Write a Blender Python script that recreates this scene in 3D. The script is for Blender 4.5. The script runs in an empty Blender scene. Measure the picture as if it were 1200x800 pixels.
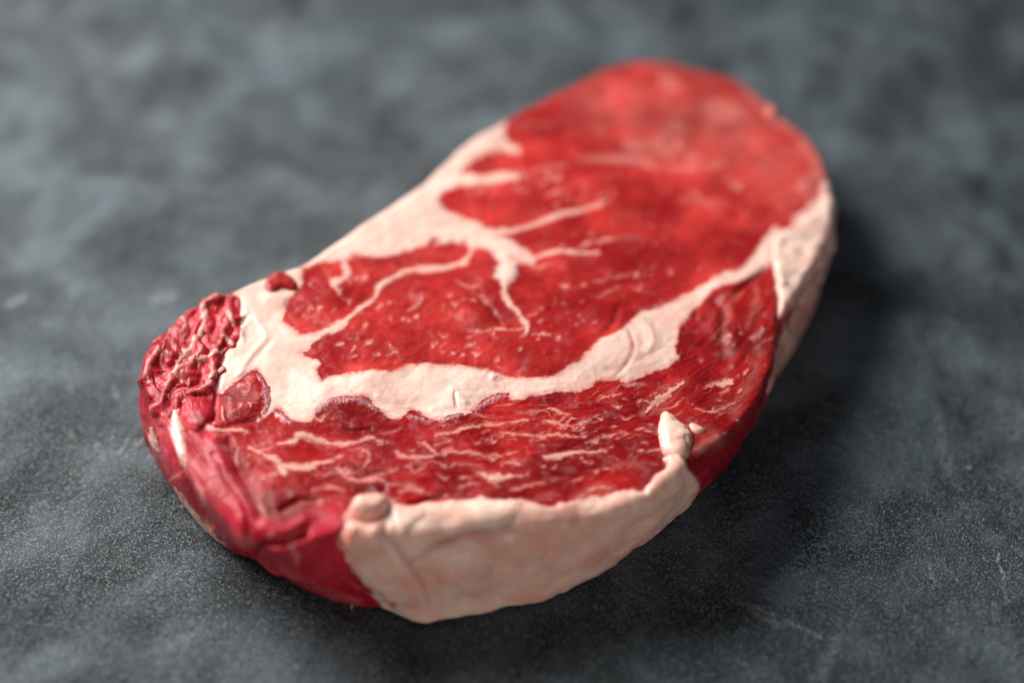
import bpy, math, random
import numpy as np

# ------------------------------------------------------------------ camera, world, lamps, exposure
S = bpy.context.scene
COL = S.collection
PITCH = math.radians(42)
FOC, SENS = 70.0, 36.0
DIST = 0.56
fwd = np.array([0, math.cos(PITCH), -math.sin(PITCH)])
upv = np.array([0, math.sin(PITCH), math.cos(PITCH)])
rgt = np.array([1.0, 0, 0])
CAM = np.array([0, 0, 0.03]) - DIST * fwd

cd = bpy.data.cameras.new('camera')
cam = bpy.data.objects.new('camera', cd)
COL.objects.link(cam)
cam.location = CAM
cam.rotation_euler = (math.radians(90) - PITCH, 0, 0)
cd.lens = FOC
cd.sensor_width = SENS
cd.clip_start = 0.02
cd.clip_end = 20
cd.dof.use_dof = True
cd.dof.focus_distance = 0.545
cd.dof.aperture_fstop = 2.8
S.camera = cam

W = bpy.data.worlds.new('World')
S.world = W
W.use_nodes = True
wb = W.node_tree.nodes['Background']
wb.inputs['Color'].default_value = (0.62, 0.74, 0.90, 1)
wb.inputs['Strength'].default_value = 0.10

def area(name, loc, target, size, power, colour, shape_y=None):
    l = bpy.data.lights.new(name, 'AREA')
    l.energy = power
    l.color = colour
    l.size = size
    if shape_y:
        l.shape = 'RECTANGLE'
        l.size_y = shape_y
    o = bpy.data.objects.new(name, l)
    COL.objects.link(o)
    o.location = loc
    from mathutils import Vector
    d = Vector(target) - Vector(loc)
    o.rotation_euler = d.to_track_quat('-Z', 'Y').to_euler()
    return o

# a window to the left and behind the board, and an added low warm fill in front that brightens the near wall
win = area('window_light', (-0.56, 0.42, 0.47), (-0.13, 0.03, 0.0), 0.60, 7.2, (1.0, 0.98, 0.955), 0.50)
win.data.spread = math.radians(110)
area('front_fill_light', (0.15, -1.1, 0.30), (0, 0, 0.02), 0.8, 3.3, (1.0, 0.88, 0.80), 0.4)

S.view_settings.view_transform = 'Standard'
S.view_settings.look = 'None'
S.view_settings.exposure = 0.0
S.view_settings.gamma = 1.0
S.cycles.use_denoising = True
S.cycles.max_bounces = 8

# ------------------------------------------------------------------ small maths helpers
def unproject(px, plane=(0.0, 0.0, 0.0)):
    """picture measurements (1200 x 800 px) to points on the plane z = c + a x + b y"""
    px = np.asarray(px, float)
    u = (px[:, 0] - 600) / 1200 * SENS / FOC
    v = (400 - px[:, 1]) / 1200 * SENS / FOC
    D = fwd + u[:, None] * rgt + v[:, None] * upv
    c, a, b = plane
    t = (c + a * CAM[0] + b * CAM[1] - CAM[2]) / (D[:, 2] - a * D[:, 0] - b * D[:, 1])
    return CAM + D * t[:, None]

def chart(P):
    """traced outlines are measured in this chart"""
    Q = P - CAM
    z = Q @ fwd
    return np.stack([600 + (Q @ rgt) / z * FOC / SENS * 1200, 400 - (Q @ upv) / z * FOC / SENS * 1200], -1)

def smooth01(x):
    x = np.clip(x, 0, 1)
    return x * x * (3 - 2 * x)

def _h(i, j, k, seed):
    n = (i * 374761393 + j * 668265263 + k * 2147483647 + seed * 1274126177) & 0xffffffff
    n = ((n ^ (n >> 13)) * 1274126177) & 0xffffffff
    n = (n ^ (n >> 16)) & 0xffffffff
    return n.astype(np.float32) / 4294967295.0

def noise3(p, seed=0):
    p = np.asarray(p, np.float64)
    f = np.floor(p).astype(np.int64)
    t = p - f
    t = t * t * t * (t * (t * 6 - 15) + 10)
    r = 0
    for a in (0, 1):
        for b in (0, 1):
            for c in (0, 1):
                w = (t[..., 0] if a else 1 - t[..., 0]) * (t[..., 1] if b else 1 - t[..., 1]) * (t[..., 2] if c else 1 - t[..., 2])
                r = r + w * _h(f[..., 0] + a, f[..., 1] + b, f[..., 2] + c, seed)
    return r * 2 - 1

def fbm(p, oct=4, seed=0, gain=0.5):
    s, a = 0, 1.0
    for o in range(oct):
        s = s + a * noise3(p * (2 ** o) + 17.3 * o, seed + o)
        a *= gain
    return s

def catmull(pts, closed, n=4):
    P = np.asarray(pts, float)
    m = len(P)
    out = []
    for i in range(m if closed else m - 1):
        g = lambda k: P[k % m] if closed else P[min(max(k, 0), m - 1)]
        p0, p1, p2, p3 = g(i - 1), g(i), g(i + 1), g(i + 2)
        for s in range(n):
            t = s / n
            out.append(0.5 * ((2 * p1) + (p2 - p0) * t + (2 * p0 - 5 * p1 + 4 * p2 - p3) * t * t + (3 * p1 - p0 - 3 * p2 + p3) * t ** 3))
    if not closed:
        out.append(P[-1])
    return np.array(out)

def sd_poly(Q, pts, reach=40, smooth=3):
    """signed distance in px, positive inside; -reach far away"""
    P = catmull(pts, True, smooth) if smooth > 1 else np.asarray(pts, float)
    r = np.full(len(Q), -float(reach))
    lo, hi = P.min(0) - reach, P.max(0) + reach
    idx = np.nonzero((Q[:, 0] > lo[0]) & (Q[:, 0] < hi[0]) & (Q[:, 1] > lo[1]) & (Q[:, 1] < hi[1]))[0]
    if not len(idx):
        return r
    q = Q[idx].astype(np.float32)
    d2 = np.full(len(q), 1e12, np.float32)
    ins = np.zeros(len(q), bool)
    A = P.astype(np.float32)
    B = np.roll(A, -1, 0)
    for a, b in zip(A, B):
        e = b - a
        L = float(e @ e) or 1e-9
        w = q - a
        t = np.clip((w @ e) / L, 0, 1)
        dx = w[:, 0] - t * e[0]
        dy = w[:, 1] - t * e[1]
        d2 = np.minimum(d2, dx * dx + dy * dy)
        c = (a[1] > q[:, 1]) != (b[1] > q[:, 1])
        if a[1] != b[1]:
            ins ^= c & (q[:, 0] < (b[0] - a[0]) * (q[:, 1] - a[1]) / (b[1] - a[1]) + a[0])
    d = np.sqrt(d2)
    r[idx] = np.maximum(np.where(ins, d, -d), -reach)
    return r

def sd_stroke(Q, pts, reach=14):
    """pts (x, y, width)"""
    P = catmull(pts, False, 4) if len(pts) > 2 else np.asarray(pts, float)
    r = np.full(len(Q), -float(reach))
    lo, hi = P[:, :2].min(0) - reach - 8, P[:, :2].max(0) + reach + 8
    idx = np.nonzero((Q[:, 0] > lo[0]) & (Q[:, 0] < hi[0]) & (Q[:, 1] > lo[1]) & (Q[:, 1] < hi[1]))[0]
    if not len(idx):
        return r
    q = Q[idx]
    best = np.full(len(q), -float(reach))
    for a, b in zip(P[:-1], P[1:]):
        e = b[:2] - a[:2]
        L = float(e @ e) or 1e-9
        w = q - a[:2]
        t = np.clip((w @ e) / L, 0, 1)
        d = np.hypot(w[:, 0] - t * e[0], w[:, 1] - t * e[1])
        best = np.maximum(best, (a[2] + (b[2] - a[2]) * t) / 2 - d)
    r[idx] = best
    return r

# ------------------------------------------------------------------ material helpers
def new_mat(name):
    m = bpy.data.materials.new(name)
    m.use_nodes = True
    nt = m.node_tree
    return m, nt, nt.nodes['Principled BSDF']

class N:
    def __init__(self, nt):
        self.nt = nt
    def node(self, t, **kw):
        n = self.nt.nodes.new(t)
        for k, v in kw.items():
            setattr(n, k, v)
        return n
    def link(self, a, b):
        self.nt.links.new(a, b)
    def put(self, sock, v):
        if isinstance(v, bpy.types.NodeSocket):
            self.link(v, sock)
        else:
            sock.default_value = v
    def attr(self, name, out='Fac'):
        n = self.node('ShaderNodeAttribute', attribute_name=name)
        return n.outputs[out]
    def math(self, op, a, b=0.0, c=0.0, clamp=False):
        n = self.node('ShaderNodeMath', operation=op, use_clamp=clamp)
        self.put(n.inputs[0], a); self.put(n.inputs[1], b); self.put(n.inputs[2], c)
        return n.outputs[0]
    def mix(self, f, a, b, blend='MIX'):
        n = self.node('ShaderNodeMix', data_type='RGBA', blend_type=blend)
        self.put(n.inputs[0], f)
        self.put(n.inputs[6], a if isinstance(a, bpy.types.NodeSocket) else (*a, 1))
        self.put(n.inputs[7], b if isinstance(b, bpy.types.NodeSocket) else (*b, 1))
        return n.outputs[2]
    def ramp(self, f, lo, hi, a=0.0, b=1.0):
        n = self.node('ShaderNodeMapRange', interpolation_type='SMOOTHSTEP')
        self.put(n.inputs[0], f)
        n.inputs[1].default_value = lo; n.inputs[2].default_value = hi
        n.inputs[3].default_value = a; n.inputs[4].default_value = b
        return n.outputs[0]
    def scale(self, vec, s):
        n = self.node('ShaderNodeVectorMath', operation='MULTIPLY')
        self.put(n.inputs[0], vec); n.inputs[1].default_value = s
        return n.outputs[0]
    def add(self, vec, w):
        n = self.node('ShaderNodeVectorMath', operation='ADD')
        self.put(n.inputs[0], vec); self.put(n.inputs[1], w)
        return n.outputs[0]
    def noise(self, vec, scale, detail=4, rough=0.55, dist=0.0, out=0):
        n = self.node('ShaderNodeTexNoise')
        self.put(n.inputs['Vector'], vec)
        n.inputs['Scale'].default_value = scale
        n.inputs['Detail'].default_value = detail
        n.inputs['Roughness'].default_value = rough
        n.inputs['Distortion'].default_value = dist
        return n.outputs[out]
    def voro(self, vec, scale, feature='F1', out='Distance', rand=1.0):
        n = self.node('ShaderNodeTexVoronoi', feature=feature)
        self.put(n.inputs['Vector'], vec)
        n.inputs['Scale'].default_value = scale
        n.inputs['Randomness'].default_value = rand
        return n.outputs[out]
    def bump(self, h, strength, dist, normal=None):
        n = self.node('ShaderNodeBump')
        n.inputs['Strength'].default_value = strength
        (n.inputs['Distance'].__setattr__('default_value', dist) if not isinstance(dist, bpy.types.NodeSocket) else self.link(dist, n.inputs['Distance']))
        self.link(h, n.inputs['Height'])
        if normal is not None:
            self.link(normal, n.inputs['Normal'])
        return n.outputs[0]

def srgb(r, g, b):
    f = lambda c: (c / 255 / 12.92) if c / 255 <= 0.04045 else ((c / 255 + 0.055) / 1.055) ** 2.4
    return (f(r), f(g), f(b))

# ------------------------------------------------------------------ materials
def flesh_colour(n, pos):
    fib = n.attr('fibre', 'Vector')
    zone = n.attr('zone')
    flank = n.attr('flank')
    film_sheen = n.attr('film_sheen')
    deep = n.attr('deep')
    drift = n.noise(pos, 55, 3, 0.5)
    drift2 = n.noise(pos, 210, 4, 0.6)
    eye = n.mix(n.ramp(drift, 0.35, 0.68), (0.35, 0.010, 0.011), (0.62, 0.042, 0.034))
    capc = n.mix(n.ramp(drift, 0.35, 0.68), (0.23, 0.002, 0.004), (0.49, 0.013, 0.013))
    flk = n.mix(n.ramp(drift, 0.35, 0.68), (0.42, 0.006, 0.024), (0.62, 0.028, 0.058))
    c = n.mix(zone, eye, capc)
    c = n.mix(flank, c, flk)
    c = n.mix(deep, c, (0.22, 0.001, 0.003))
    # fibre streaks (stretched along the grain)
    fs = n.noise(n.scale(fib, (1.0, 6.5, 1.0)), 260, 4, 0.6, 0.4)
    c = n.mix(n.ramp(fs, 0.54, 0.80, 0.0, 0.22), c, (0.60, 0.09, 0.07))
    c = n.mix(n.ramp(fs, 0.28, 0.50, 0.45, 0.0), c, (0.14, 0.001, 0.003))
    c = n.mix(n.ramp(drift2, 0.55, 0.8, 0.0, 0.22), c, (0.66, 0.07, 0.05))
    # fine intramuscular fat: thin wandering threads running with the grain, and tiny specks
    wv = n.add(fib, n.scale(n.noise(pos, 180, 2, 0.5, 0, 1), (0.006, 0.006, 0)))
    def streaks(scale, stretch, lo, hi, seed, amount):
        th = n.noise(n.add(n.scale(wv, (1.0, stretch, 1.0)), seed), scale, 4, 0.6, 0.3)
        where = n.ramp(n.noise(n.add(fib, seed), 90, 2, 0.5), 0.42, 0.60)
        return n.math('MULTIPLY', n.math('MULTIPLY', n.ramp(th, lo, hi), where), amount)
    t1 = streaks(95, 6.5, 0.565, 0.68, (0.3, 0.1, 0.2), n.math('MULTIPLY_ADD', zone, 0.50, 0.12))
    t2 = streaks(190, 8.0, 0.60, 0.70, (0.7, 0.5, 0.1), n.math('MULTIPLY_ADD', zone, 0.35, 0.05))
    c = n.mix(n.math('MAXIMUM', t1, t2), c, (0.72, 0.27, 0.21))
    v = n.voro(n.scale(wv, (1.0, 1.8, 1.0)), 420)
    rs = n.ramp(n.noise(pos, 120, 2), 0.52, 0.70)
    c = n.mix(n.math('MULTIPLY', n.ramp(v, 0.08, 0.25, 0.35, 0.0), rs), c, (0.75, 0.36, 0.28))
    c = n.mix(film_sheen, c, (0.72, 0.30, 0.25))
    return c

def flesh_relief(n, pos):
    fib = n.attr('fibre', 'Vector')
    zone = n.attr('zone')
    h1 = n.noise(n.scale(fib, (1.0, 5.0, 1.0)), 330, 3, 0.6)
    h2 = n.noise(pos, 900, 4, 0.65)
    h3 = n.noise(pos, 260, 3, 0.5)
    return n.math('ADD', n.math('MULTIPLY', h1, 1.0), n.math('ADD', n.math('MULTIPLY', h2, 0.30), n.math('MULTIPLY', h3, 0.6)))

def wet_coat(n, bs, pos, lo, hi):
    fib = n.attr('fibre', 'Vector')
    n.put(bs.inputs['Coat Weight'], n.math('MULTIPLY', n.ramp(n.noise(pos, 190, 3, 0.65), 0.54, 0.63, lo, hi), n.math('MULTIPLY_ADD', n.attr('zone'), 0.5, 0.5)))
    bs.inputs['Coat Roughness'].default_value = 0.03
    bs.inputs['Coat IOR'].default_value = 1.6
    wet = n.math('ADD', n.noise(n.scale(fib, (1.0, 2.2, 1.0)), 480, 3, 0.65), n.math('MULTIPLY', n.noise(pos, 1200, 2), 0.6))
    n.put(bs.inputs['Coat Normal'], n.bump(wet, 1.0, 0.0019))

def flesh_material():
    m, nt, bs = new_mat('raw_red_meat')
    n = N(nt)
    pos = n.node('ShaderNodeTexCoord').outputs['Object']
    zone = n.attr('zone')
    drift2 = n.noise(pos, 210, 4, 0.6)
    c = flesh_colour(n, pos)
    n.put(bs.inputs['Base Color'], c)
    bs.subsurface_method = 'RANDOM_WALK' if hasattr(bs, 'subsurface_method') else None
    bs.inputs['Subsurface Weight'].default_value = 0.8
    bs.inputs['Subsurface Radius'].default_value = (1.0, 0.22, 0.18)
    bs.inputs['Subsurface Scale'].default_value = 0.0011
    n.put(bs.inputs['Roughness'], n.ramp(drift2, 0.3, 0.7, 0.24, 0.36))
    n.put(bs.inputs['Specular IOR Level'], n.math('MULTIPLY_ADD', n.attr('flank'), -0.10, 0.27))
    wet_coat(n, bs, pos, 0.0, 0.75)
    n.put(bs.inputs['Normal'], n.bump(flesh_relief(n, pos), 0.4, n.math('MULTIPLY_ADD', zone, 0.0005, 0.0005)))
    return m

def fat_material(name, base, pink, edge_px, sss=0.5, rough=(0.38, 0.55)):
    m, nt, bs = new_mat(name)
    n = N(nt)
    pos = n.node('ShaderNodeTexCoord').outputs['Object']
    inn = n.attr('depth_in')
    film_sheen = n.attr('film_sheen')
    a = n.noise(pos, 85, 4, 0.55)
    b = n.noise(pos, 340, 4, 0.6)
    c = n.mix(n.ramp(a, 0.40, 0.68, 0.0, 0.8), base, pink)
    c = n.mix(n.ramp(b, 0.5, 0.8, 0.0, 0.25), c, (base[0] * 1.08, base[1] * 1.14, base[2] * 1.14))
    # fine reddish capillary lines
    w = n.add(pos, n.scale(n.noise(pos, 120, 3, 0.6, 0, 1), (0.012, 0.012, 0.012)))
    ve = n.noise(w, 70, 2, 0.5, 0.6)
    ln = n.math('SUBTRACT', 1.0, n.math('MULTIPLY', n.math('ABSOLUTE', n.math('SUBTRACT', ve, 0.5)), 60.0), clamp=True)
    ln = n.math('MULTIPLY', ln, n.ramp(n.noise(pos, 60, 2), 0.50, 0.70, 0, 0.35))
    c = n.mix(ln, c, (0.62, 0.17, 0.12))
    c = n.mix(film_sheen, c, (0.60, 0.10, 0.08))
    # the rim thins out and frays into the flesh
    fib = n.attr('fibre', 'Vector')
    fray = n.math('SUBTRACT', n.noise(n.scale(fib, (1.0, 2.5, 1.0)), 480, 4, 0.65), 0.5)
    fray = n.math('ADD', fray, n.math('MULTIPLY', n.math('SUBTRACT', n.noise(pos, 1100, 3, 0.6), 0.5), 0.7))
    d = n.math('MULTIPLY_ADD', fray, edge_px * 3.0, inn)
    inner = n.ramp(d, edge_px * 0.2, edge_px * 2.6, 0.60, 0.0)
    c = n.mix(inner, c, (0.72, 0.24, 0.19))
    c = n.mix(n.ramp(d, -edge_px * 0.5, edge_px * 0.7, 1.0, 0.0), c, flesh_colour(n, pos))
    n.put(bs.inputs['Base Color'], c)
    bs.inputs['Subsurface Weight'].default_value = sss
    bs.inputs['Subsurface Radius'].default_value = (1.0, 0.42, 0.30)
    bs.inputs['Subsurface Scale'].default_value = 0.0010
    n.put(bs.inputs['Roughness'], n.ramp(b, 0.3, 0.7, rough[0], rough[1]))
    bs.inputs['Specular IOR Level'].default_value = 0.42
    wet_coat(n, bs, pos, 0.0, 0.6)
    h = n.math('ADD', n.math('MULTIPLY', n.noise(pos, 200, 2, 0.5), 1.0), n.math('MULTIPLY', n.noise(pos, 1100, 3, 0.6), 0.10))
    n.put(bs.inputs['Normal'], n.bump(h, 0.35, 0.0005))
    return m

def silver_material():
    m, nt, bs = new_mat('silverskin')
    n = N(nt)
    pos = n.node('ShaderNodeTexCoord').outputs['Object']
    fib = n.attr('fibre', 'Vector')
    w = n.noise(n.scale(fib, (4.0, 1.0, 1.0)), 500, 3, 0.6)
    c = n.mix(n.ramp(w, 0.35, 0.65), (0.30, 0.07, 0.10), (0.62, 0.36, 0.38))
    c = n.mix(0.35, c, (0.62, 0.22, 0.22))
    d = n.math('MULTIPLY_ADD', n.math('SUBTRACT', n.noise(pos, 700, 4, 0.65), 0.5), 9.0, n.attr('depth_in'))
    c = n.mix(n.ramp(d, -0.5, 2.2, 1.0, 0.15), c, flesh_colour(n, pos))
    n.put(bs.inputs['Base Color'], c)
    bs.inputs['Roughness'].default_value = 0.25
    bs.inputs['Coat Weight'].default_value = 0.35
    bs.inputs['Coat Roughness'].default_value = 0.1
    n.put(bs.inputs['Normal'], n.bump(n.noise(pos, 1200, 3), 0.7, 0.0006))
    return m

def slate_material():
    m, nt, bs = new_mat('dark_slate')
    n = N(nt)
    pos = n.node('ShaderNodeTexCoord').outputs['Object']
    big = n.noise(pos, 14, 4, 0.55, 0.3)
    mid = n.noise(pos, 60, 5, 0.62, 0.4)
    fine = n.noise(pos, 900, 4, 0.7)
    grit = n.noise(pos, 1900, 2, 0.7)
    c = n.mix(n.ramp(mid, 0.32, 0.70), (0.0105, 0.012, 0.0138), (0.042, 0.056, 0.066))
    c = n.mix(n.ramp(big, 0.42, 0.66, 0.0, 0.6), c, (0.066, 0.096, 0.112))
    blot = n.noise(n.add(pos, (1.3, 0.2, 0)), 34, 3, 0.5, 0.5)
    c = n.mix(n.ramp(blot, 0.36, 0.50, 0.6, 0.0), c, (0.014, 0.0155, 0.017))
    c = n.mix(n.ramp(blot, 0.52, 0.68, 0.0, 0.5), c, (0.090, 0.130, 0.152))
    # chalky bloom in worn patches
    pw = n.ramp(n.noise(n.add(pos, (0.4, 0.1, 0)), 26, 5, 0.66, 0.6), 0.52, 0.74)
    pf = n.ramp(fine, 0.48, 0.66)
    c = n.mix(n.math('MULTIPLY', n.math('MULTIPLY', pw, pf), 0.75), c, (0.24, 0.285, 0.30))
    # grain
    c = n.mix(n.ramp(grit, 0.53, 0.64, 0.0, 0.85), c, (0.235, 0.285, 0.305))
    c = n.mix(n.ramp(fine, 0.30, 0.48, 0.55, 0.0), c, (0.014, 0.013, 0.013))
    # scuffs, traced where they lie on the slab
    sx = n.node('ShaderNodeSeparateXYZ'); n.link(pos, sx.inputs[0])
    def seg(p, q, w, strength):
        A, B = unproject([p])[0], unproject([q])[0]
        ex, ey = B[0] - A[0], B[1] - A[1]
        L = ex * ex + ey * ey
        wob = n.math('MULTIPLY', n.math('SUBTRACT', n.noise(pos, 160, 3), 0.5), 0.006)
        dx = n.math('ADD', n.math('SUBTRACT', sx.outputs[0], float(A[0])), wob)
        dy = n.math('SUBTRACT', n.math('SUBTRACT', sx.outputs[1], float(A[1])), wob)
        t = n.math('DIVIDE', n.math('ADD', n.math('MULTIPLY', dx, ex), n.math('MULTIPLY', dy, ey)), L, clamp=True)
        rx = n.math('SUBTRACT', dx, n.math('MULTIPLY', t, ex))
        ry = n.math('SUBTRACT', dy, n.math('MULTIPLY', t, ey))
        d = n.math('SQRT', n.math('ADD', n.math('MULTIPLY', rx, rx), n.math('MULTIPLY', ry, ry)))
        f = n.ramp(d, 0.0, w, strength, 0.0)
        return n.math('MULTIPLY', f, n.ramp(n.noise(pos, 750, 3, 0.7), 0.38, 0.62))
    for p, q, w, s in [((1172, 640), (1182, 700), .0007, .8), ((1174, 700), (1196, 690), .0006, .6), ((1090, 655), (1098, 680), .0009, .6),
                       ((1105, 650), (1122, 676), .0008, .5), ((880, 705), (962, 742), .0008, .7), ((860, 700), (905, 725), .0022, .35),
                       ((985, 742), (960, 790), .0030, .4), ((140, 535), (150, 518), .0012, .7), ((150, 540), (165, 518), .0010, .6),
                       ((128, 515), (134, 508), .0010, .5), ((185, 348), (200, 344), .0045, .8), ((18, 354), (22, 352), .0045, .75), ((55, 232), (60, 228), .004, .3),
                       ((133, 452), (140, 470), .0012, .5), ((1100, 480), (1110, 500), .0020, .4), ((1095, 470), (1120, 560), .0035, .22),
                       ((1134, 538), (1134, 540), .0018, .8), ((215, 610), (235, 620), .003, .3)]:
        c = n.mix(seg(p, q, w, s), c, (0.34, 0.37, 0.38))
    n.put(bs.inputs['Base Color'], c)
    n.put(bs.inputs['Roughness'], n.ramp(mid, 0.3, 0.7, 0.60, 0.40))
    n.put(bs.inputs['Specular IOR Level'], n.ramp(blot, 0.38, 0.66, 0.20, 0.50))
    b1 = n.bump(n.noise(pos, 130, 5, 0.6), 0.6, 0.0016)
    b2 = n.bump(n.math('ADD', n.noise(pos, 1500, 3, 0.75), n.math('MULTIPLY', n.noise(pos, 420, 3, 0.6), 1.2)), 0.9, 0.0009, b1)
    n.put(bs.inputs['Normal'], b2)
    return m

M_FLESH = flesh_material()
M_FAT = fat_material('cream_fat', (0.84, 0.585, 0.485), (0.82, 0.47, 0.385), 2.3)
M_RIM = fat_material('edge_fat', (0.88, 0.62, 0.495), (0.84, 0.40, 0.31), 2.2, 0.7, (0.30, 0.48))
M_VEIN = fat_material('marbling_fat', (0.80, 0.46, 0.37), (0.76, 0.36, 0.29), 1.9, 0.12)
M_FLECK = fat_material('soft_marbling', (0.68, 0.24, 0.19), (0.60, 0.15, 0.12), 2.2, 0.12)
M_SILVER = silver_material()
M_SLATE = slate_material()

# ------------------------------------------------------------------ the slate
def mesh_from(name, V, F, mats, parent=None, smooth=True, attrs=None):
    me = bpy.data.meshes.new(name)
    me.vertices.add(len(V))
    me.vertices.foreach_set('co', np.asarray(V, np.float32).ravel())
    nf = len(F)
    me.loops.add(nf * 4)
    me.loops.foreach_set('vertex_index', np.asarray(F, np.int32).ravel())
    me.polygons.add(nf)
    me.polygons.foreach_set('loop_start', np.arange(0, nf * 4, 4, dtype=np.int32))
    me.update(calc_edges=True)
    if smooth:
        me.shade_smooth()
    for k, a in (attrs or {}).items():
        if a.ndim == 1:
            at = me.attributes.new(k, 'FLOAT', 'POINT')
            at.data.foreach_set('value', a.astype(np.float32))
        else:
            at = me.attributes.new(k, 'FLOAT_VECTOR', 'POINT')
            at.data.foreach_set('vector', a.astype(np.float32).ravel())
    me.materials.append(mats)
    o = bpy.data.objects.new(name, me)
    COL.objects.link(o)
    if parent is not None:
        o.parent = parent
    return o

def grid_faces(nr, nc, wrap):
    i = np.arange(nr - 1)[:, None]
    j = np.arange(nc if wrap else nc - 1)[None, :]
    j2 = (j + 1) % nc
    return np.stack([i * nc + j, i * nc + j2, (i + 1) * nc + j2, (i + 1) * nc + j], -1).reshape(-1, 4)

def slate_height(x, y):
    p = np.stack([x, y, np.zeros_like(x)], -1)
    h = 0.0036 * fbm(p * 22, 2, 5) + 0.0020 * fbm(p * 55 + 3, 4, 9)
    # calmer under and close to the meat
    r = np.hypot(x / 0.12, (y - 0.01) / 0.14)
    return h * smooth01((r - 0.65) / 0.8) * 0.9 + 0.25 * h * (1 - smooth01((r - 0.65) / 0.8)) - 0.0005

xs = np.linspace(-0.75, 0.75, 760)
ys = np.linspace(-0.65, 0.95, 780)
X, Y = np.meshgrid(xs, ys)
Z = slate_height(X.ravel(), Y.ravel())
slate = mesh_from('slate_surface', np.stack([X.ravel(), Y.ravel(), Z], -1), grid_faces(780, 760, False), M_SLATE)
slate['kind'] = 'structure'
slate['label'] = 'dark grey slate surface with chalky scuffs under the steak'

# ------------------------------------------------------------------ steak: outline at the cut face and at the board
TOP = (0.0290, -0.040, -0.012)      # height of the cut face: c + a x + b y
T_PX = [(164, 432), (176, 395), (200, 386), (213, 366), (235, 352), (262, 345), (290, 332), (322, 321), (350, 310), (378, 291), (410, 268),
        (450, 243), (490, 215), (520, 186), (555, 162), (590, 143), (640, 115), (685, 90), (722, 75), (760, 70), (802, 75), (845, 86),
        (878, 103), (908, 128), (936, 148), (957, 172), (971, 203), (976, 240), (970, 272), (958, 302), (944, 330), (928, 355), (914, 380),
        (911, 405), (903, 435), (890, 465), (872, 492), (852, 512), (830, 530), (806, 550), (778, 573), (745, 590), (700, 600),
        (650, 609), (600, 613), (550, 620), (505, 628), (465, 628), (425, 622), (400, 622), (370, 636), (335, 640), (300, 626), (268, 602),
        (235, 570), (207, 530), (186, 490), (172, 460)]
B_PX = [(176, 512), (182, 545), (203, 575), (224, 606), (250, 632), (276, 654), (303, 658), (325, 675), (352, 692), (385, 706), (425, 715), (456, 714),
        (488, 729), (540, 722), (600, 712), (650, 698), (700, 672), (745, 643), (790, 606), (832, 568), (862, 532), (886, 492), (906, 450),
        (932, 410), (952, 372), (968, 325)]

plan_T = unproject(T_PX, TOP)[:, :2]
plan_B = unproject(B_PX)[:, :2]
C = unproject([(575, 360)], TOP)[0, :2]

def polar(P):
    d = P - C
    return np.arctan2(d[:, 1], d[:, 0]), np.hypot(d[:, 0], d[:, 1])

def periodic(th, r, q, sm):
    o = np.argsort(th)
    th, r = th[o], r[o]
    tt = np.concatenate([th - 2 * np.pi, th, th + 2 * np.pi])
    rr = np.concatenate([r, r, r])
    g = np.linspace(-np.pi, np.pi, 2880, endpoint=False)
    v = np.interp(g, tt, rr)
    if sm:
        k = np.exp(-0.5 * (np.arange(-60, 61) / sm) ** 2)
        k /= k.sum()
        v = np.convolve(np.concatenate([v[-60:], v, v[:60]]), k, 'valid')
    gg = np.concatenate([g, [np.pi]])
    return np.interp((q + np.pi) % (2 * np.pi) - np.pi, gg, np.concatenate([v, v[:1]]))

thT, rT = polar(catmull(plan_T, True, 6))
thB, rB = polar(catmull(plan_B, False, 6))
# samples of angle evenly spaced along the outline
g = np.linspace(-np.pi, np.pi, 5760, endpoint=False)
RTg = periodic(thT, rT, g, 6)
ex, ey = RTg * np.cos(g), RTg * np.sin(g)
seg_ = np.hypot(np.roll(ex, -1) - ex, np.roll(ey, -1) - ey) + 0.35 * RTg * (g[1] - g[0])
cum = np.concatenate([[0], np.cumsum(seg_)])
NT = 1560
th = np.interp(np.arange(NT) / NT * cum[-1], cum, np.concatenate([g, [np.pi]]))
RT = periodic(thT, rT, th, 6)
# board outline: measured in front, assumed a little inside the cut face behind
back = ~((th > thB.min()) & (th < thB.max())) if thB.max() - thB.min() < 5 else np.zeros(NT, bool)
lo_, hi_ = polar(plan_B[:1])[0][0], polar(plan_B[-1:])[0][0]
tb = (th - lo_) % (2 * np.pi)
span = (hi_ - lo_) % (2 * np.pi)
front = tb < span
hb_th = np.concatenate([thB, th[~front][::12]])
hb_r = np.concatenate([rB, (RT[~front] * 0.97)[::12]])
RB = periodic(hb_th, hb_r, th, 14)

cs, sn = np.cos(th), np.sin(th)
zT = TOP[0] + TOP[1] * (C[0] + RT * cs) + TOP[2] * (C[1] + RT * sn)
NR, NA, NW, NB, NU = 270, 14, 84, 6, 8
rho = 0.0028 + 0.0012 * fbm(np.stack([cs * 2, sn * 2, 0 * cs], -1), 2, 3)
rho = np.clip(rho, 0.0016, 0.0048)
rows = []
for i in range(NR):
    f = ((i + 0.02) / (NR - 1))
    r = f * (RT - rho)
    rows.append((r, TOP[0] + TOP[1] * (C[0] + r * cs) + TOP[2] * (C[1] + r * sn), np.full(NT, f)))
ztE = rows[-1][1]
for i in range(1, NA + 1):
    a = i / NA * math.pi / 2
    rows.append((RT - rho + rho * math.sin(a), ztE - rho + rho * math.cos(a), np.full(NT, 1.0 + 0.0 * i)))
zw0 = ztE - rho
rb = 0.0022
for i in range(1, NW + 1):
    t = i / NW
    tt = t
    r = RT + (RB - RT) * tt + 0.0016 * math.sin(math.pi * t)
    rows.append((r, zw0 + (rb - zw0) * t, np.full(NT, 1.0 + t)))
for i in range(1, NB + 1):
    a = i / NB * math.pi / 2
    rows.append((RB - rb + rb * math.cos(a), np.full(NT, rb - rb * math.sin(a)) + 0 * RB, np.full(NT, 2.0 + 0.1 * i)))
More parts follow.
